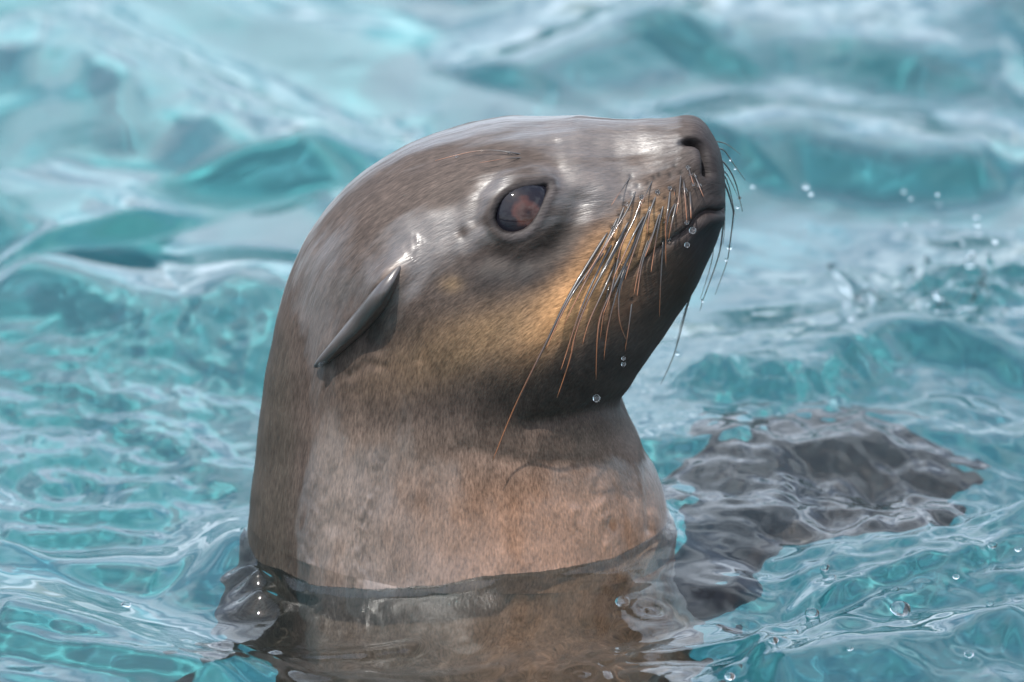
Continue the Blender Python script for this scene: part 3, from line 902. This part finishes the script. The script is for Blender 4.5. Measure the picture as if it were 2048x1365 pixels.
# ---- whiskers
def whisker(pts, y_off=None, r0=2.4, y_list=None, tipc=(0.20, 0.075, 0.03)):
    n = len(pts)
    if y_list is None:
        p0, n0 = skin_at(*pts[0])
        ys = []
        for i, p in enumerate(pts):
            s, _ = skin_at(*p)
            ys.append(min(s[1], p0[1] + 0.01) - (2 + 26 * (i / (n - 1)) ** 0.8) / K)
        ys[0] = p0[1] + 4 / K
    else: ys = y_list
    path = np.array([at_y(a, b, y) for (a, b), y in zip(pts, ys)])
    m = max(10, n * 5)
    path = spline(np.arange(n), path, np.linspace(0, n - 1, m)) if n > 2 else np.array([path[0] + (path[1] - path[0]) * t for t in np.linspace(0, 1, m)])
    rr = 1.2 * r0 * (1 - 0.82 * np.linspace(0, 1, m) ** 1.1) / K
    V, F = tube(path, rr, 6)
    o = link_mesh('whisker', V, F, M_WHISK, sea_lion)
    ca = o.data.color_attributes.new('pelt', 'FLOAT_COLOR', 'POINT')
    t = np.repeat(np.linspace(0, 1, m), 6); t = np.concatenate([t, [0, 1]])
    f = sstep(0.35, 0.95, t)[:, None]
    c = np.array([[0.03, 0.026, 0.025]]) * (1 - f) + np.array([tipc]) * f
    ca.data.foreach_set('color', np.concatenate([c, np.ones((len(c), 1))], 1).astype(np.float32).reshape(-1))
    return o
for pts, r in NEAR: whisker(pts, r0=r)
FAR = [
    ([(1420, 288), (1433, 284), (1455, 290), (1481, 310)], 1.5), ([(1425, 300), (1444, 299), (1461, 319), (1490, 361)], 1.7),
    ([(1430, 320), (1447, 325), (1468, 358), (1479, 396), (1485, 424)], 1.8), ([(1430, 340), (1448, 343), (1463, 366), (1476, 394)], 1.6),
    ([(1430, 348), (1448, 352), (1461, 385), (1470, 431)], 1.8), ([(1430, 355), (1446, 361), (1463, 407), (1466, 440), (1459, 495), (1452, 530), (1430, 590)], 2.0),
    ([(1428, 365), (1444, 374), (1449, 418), (1444, 473), (1435, 520), (1410, 590), (1400, 622)], 2.2),
    ([(1425, 400), (1436, 420), (1428, 473), (1424, 520), (1400, 600)], 1.8), ([(1390, 500), (1395, 543), (1375, 613), (1350, 703), (1321, 769)], 2.0),
    ([(1380, 520), (1390, 550), (1369, 625), (1352, 690)], 1.6), ([(1425, 380), (1440, 395), (1449, 440), (1446, 490)], 1.7),
]
for pts, r in FAR:
    n = len(pts)
    whisker(pts, r0=r, y_list=[0.022 + 0.02 * i / (n - 1) for i in range(n)], tipc=(0.10, 0.08, 0.05))
for pts, r in (([(1042, 309), (1019, 305), (973, 301), (920, 309), (870, 322)], 1.4), ([(1046, 316), (1010, 318), (960, 326)], 1.0)):
    whisker(pts, r0=r)

# ---- fore flipper under the surface
def flipper():
    pts = np.array([(0.05, 0.06, -0.42), (0.09, 0.11, -0.26), (0.135, 0.13, -0.15), (0.175, 0.15, -0.075), (0.22, 0.155, -0.05), (0.26, 0.15, -0.05), (0.305, 0.14, -0.06)])
    wd = np.array([0.06, 0.08, 0.105, 0.135, 0.145, 0.13, 0.08])
    m = 48
    t = np.arange(len(pts)); ts = np.linspace(0, len(pts) - 1, m)
    c = spline(t, pts, ts); w = spline(t, wd, ts)[:, 0]
    tt = np.gradient(c, axis=0); tt /= np.linalg.norm(tt, axis=1, keepdims=True)
    nu = 32; G = np.zeros((m, nu, 3))
    for i in range(m):
        a = np.cross(tt[i], np.array([0, 0.25, 1.0])); a /= np.linalg.norm(a); b = np.cross(a, tt[i])
        th = np.interp(i / (m - 1), [0, .4, 1], [0.05, 0.026, 0.006])
        f = np.linspace(0, 2 * math.pi, nu, endpoint=False)
        G[i] = c[i] + np.outer(np.cos(f) * w[i], a) + np.outer(np.sin(f) * th, b)
    o, _ = grid_mesh('fore_flipper', G, M_FLIP, sea_lion, wrap=True)
    return o
flipper().cycles.is_caustics_receiver = True

# ------------------------------------------------------------------ drops and bubbles
def drop_mesh(name, seed, squash=1.0):
    bmx = bmesh.new(); bmesh.ops.create_icosphere(bmx, subdivisions=3, radius=1.0)
    rr = random.Random(seed)
    for v in bmx.verts: v.co.z *= squash
    m_ = bpy.data.meshes.new(name); bmx.to_mesh(m_); bmx.free()
    for pl in m_.polygons: pl.use_smooth = True
    m_.materials.append(M_DROP)
    return m_
DROP = drop_mesh('water_drop', 1); BUB = drop_mesh('bubble', 2, 0.72)
def put(name, mesh, loc, r, label, cat, group=None, stretch=(1, 1, 1), rot=(0, 0, 0)):
    o = bpy.data.objects.new(name, mesh); C.objects.link(o)
    o.location = tuple(loc); o.scale = tuple(r / K * k for k in stretch); o.rotation_euler = rot
    return tag(o, label, cat, group)

for px, py, r in ((1376, 335, 4), (1381, 349, 3.5), (1391, 354, 4), (1386, 369, 3.5), (1399, 371, 4), (1369, 381, 6), (1332, 443, 5), (1337, 480, 4.5),
                  (1340, 376, 4), (1315, 384, 4.5), (1283, 395, 4.5), (1224, 455, 4), (1253, 409, 4), (1374, 445, 4.5), (1241, 524, 4)):
    p, n = skin_at(px, py)
    put('water_drop', DROP, at_y(px, py, p[1] - 5 / K), r, 'biggest bead of water clinging to a whisker root on the muzzle' if r == 6 else 'tiny bead of water clinging to a whisker on the muzzle', 'water drop', None if r == 6 else 'beads on the near whiskers')
for px, py, r in ((1459, 495, 5.5), (1479, 396, 3.5), (1475, 415, 3), (1461, 320, 3), (1470, 338, 2.5), (1452, 520, 3), (1405, 602, 4), (1375, 612, 4), (1355, 707, 4.5)):
    put('water_drop', DROP, at_y(px, py, 0.036), r, 'tiny bead of water on a whisker that sticks out beyond the snout', 'water drop', 'beads on the far whiskers')
for px, py, r, lab in ((1385, 461, 7, 'round water drop falling just below the dark lower lip'), (1374, 490, 5.5, 'smaller water drop falling a little under the one below the lower lip'),
                       (1193, 797, 7.5, 'large round water drop falling in front of the throat crease'),
                       (1247, 717, 4.2, 'upper of two tiny paired water drops falling beside the jaw'), (1247, 729, 4.8, 'lower of two tiny paired water drops falling beside the jaw')):
    p, n = skin_at(px, py)
    put('water_drop', DROP, at_y(px, py, p[1] - 25 / K), r, lab, 'water drop')
for px, py, lab in ((1019, 307, 'tiny bead of water on the brow whisker above the eye'), (914, 312, 'tiny bead of water near the tip of the brow whisker')):
    p, n = skin_at(px, py)
    put('water_drop', DROP, at_y(px, py, p[1] - 4 / K), 4, lab, 'water drop')
et_ = at_y(648, 725, skin_at(664, 703)[0][1] - 16 / K)
put('water_drop', DROP, et_, 8, 'long shining water drop hanging under the ear tip', 'water drop', None, (1.9, 0.8, 0.7), (0, R(-35), 0))

for px, py, r in ((1505, 372, 8), (1612, 372, 12), (1622, 387, 9), (1808, 382, 8), (1822, 396, 7), (1875, 388, 7), (1878, 408, 6), (1952, 432, 10), (1956, 449, 10),
                  (1958, 467, 10), (1925, 485, 8), (1990, 480, 13), (2030, 495, 8), (1945, 502, 8), (2022, 464, 8), (1870, 442, 9), (1810, 447, 6)):
    put('water_drop', DROP, at_y(px, py, 0.42 + 0.12 * math.sin(px * 0.7)), r * 0.62, ('fattest blurred water drop thrown up from the little splash' if r > 12.5 else 'fat blurred water drop flying between the nose and the splash' if r > 11 else
         'mid-sized blurred water drop hanging in the air right over the splash' if r > 8.5 else 'small blurred water drop flying close beyond the nose tip' if px < 1520 else
         'small blurred water drop thrown up beyond the snout'), 'water drop', None if r > 11 or px < 1520 else 'drops thrown up by the splash')
for px, py, r in ((1486, 565, 6), (1755, 585, 6), (1690, 600, 7), (1700, 635, 8), (1508, 627, 6), (1918, 633, 9), (1600, 560, 5)):
    put('water_drop', DROP, at_y(px, py, 0.36 + 0.06 * math.sin(px)), r * 0.65, 'soft small water drop flying low over the green water behind the throat', 'water drop', 'drops low over the water')

BUBBLES = [(1650, 1137, 12), (1662, 1157, 12), (1790, 1180, 9), (1624, 1229, 17), (1547, 1283, 12), (1912, 1155, 8), (1980, 1208, 9),
           (1832, 1247, 8), (1938, 1310, 11), (1984, 1092, 12), (2036, 1100, 8), (1460, 1355, 12), (1590, 1265, 8), (1700, 1300, 8), (1745, 1140, 7)]
for px, py, r in BUBBLES:
    c = at_z(px, py, 0.0)
    for _ in range(3): c = at_z(px, py, water_z(c[0], c[1]))
    put('bubble', BUB, c + np.array([0, 0, 0.15 * r / K]), r * 0.85, ('clear bubble, one of two floating side by side before the chest' if px in (1650, 1662) else 'middling clear bubble with a bright rim, second in size before the chest' if r > 15 else
         'small clear bubble floating on the rippled water before the chest' if r > 8.5 else 'tiny clear bubble floating on the rippled water before the chest'), 'bubble', None if r > 15 else 'bubbles floating before the chest')
for px, py, r, lab in ((1800, 1224, 22, 'largest clear bubble floating among the small ones on the ripples'), (1245, 1207, 15, 'bright bubble at the edge of the ring ripple below the chest'),
                       (252, 1212, 10, 'lone bubble floating on the smooth green water behind the nape')):
    c = at_z(px, py, 0.0)
    for _ in range(3): c = at_z(px, py, water_z(c[0], c[1]))
    put('bubble', BUB, c + np.array([0, 0, 0.25 * r / K]), r, lab, 'bubble')

# ---- the little splash beyond the snout
sb = at_z(1900, 600, 0.0)
splash = bpy.data.objects.new('water_splash', None); C.objects.link(splash); splash.location = tuple(sb)
tag(splash, 'small clear splash of water strands jumping up beyond the snout', 'splash')
rs = random.Random(9)
for i in range(16):
    x0, y0 = rs.uniform(-0.05, 0.05), rs.uniform(-0.05, 0.05)
    hgt = rs.uniform(0.015, 0.06) * (1 - abs(x0) * 9)
    hgt = max(hgt, 0.012)
    lean = x0 * 0.5 + rs.uniform(-0.008, 0.008)
    pts_, rad_ = [], []
    for k in range(14):
        t = k / 13
        pts_.append((x0 + lean * t + 0.002 * math.sin(7 * t + i), y0 + 0.002 * math.cos(6 * t + 2 * i), -0.006 + hgt * t))
        rad_.append((0.0055 * (1 - t) ** 1.3 + 0.0011 + 0.0013 * math.sin(11 * t + i * 1.7) ** 2) * (0.35 if k == 13 else 1))
    V, F = tube(pts_, rad_, 10)
    link_mesh('strand', V, F, M_DROP, splash)
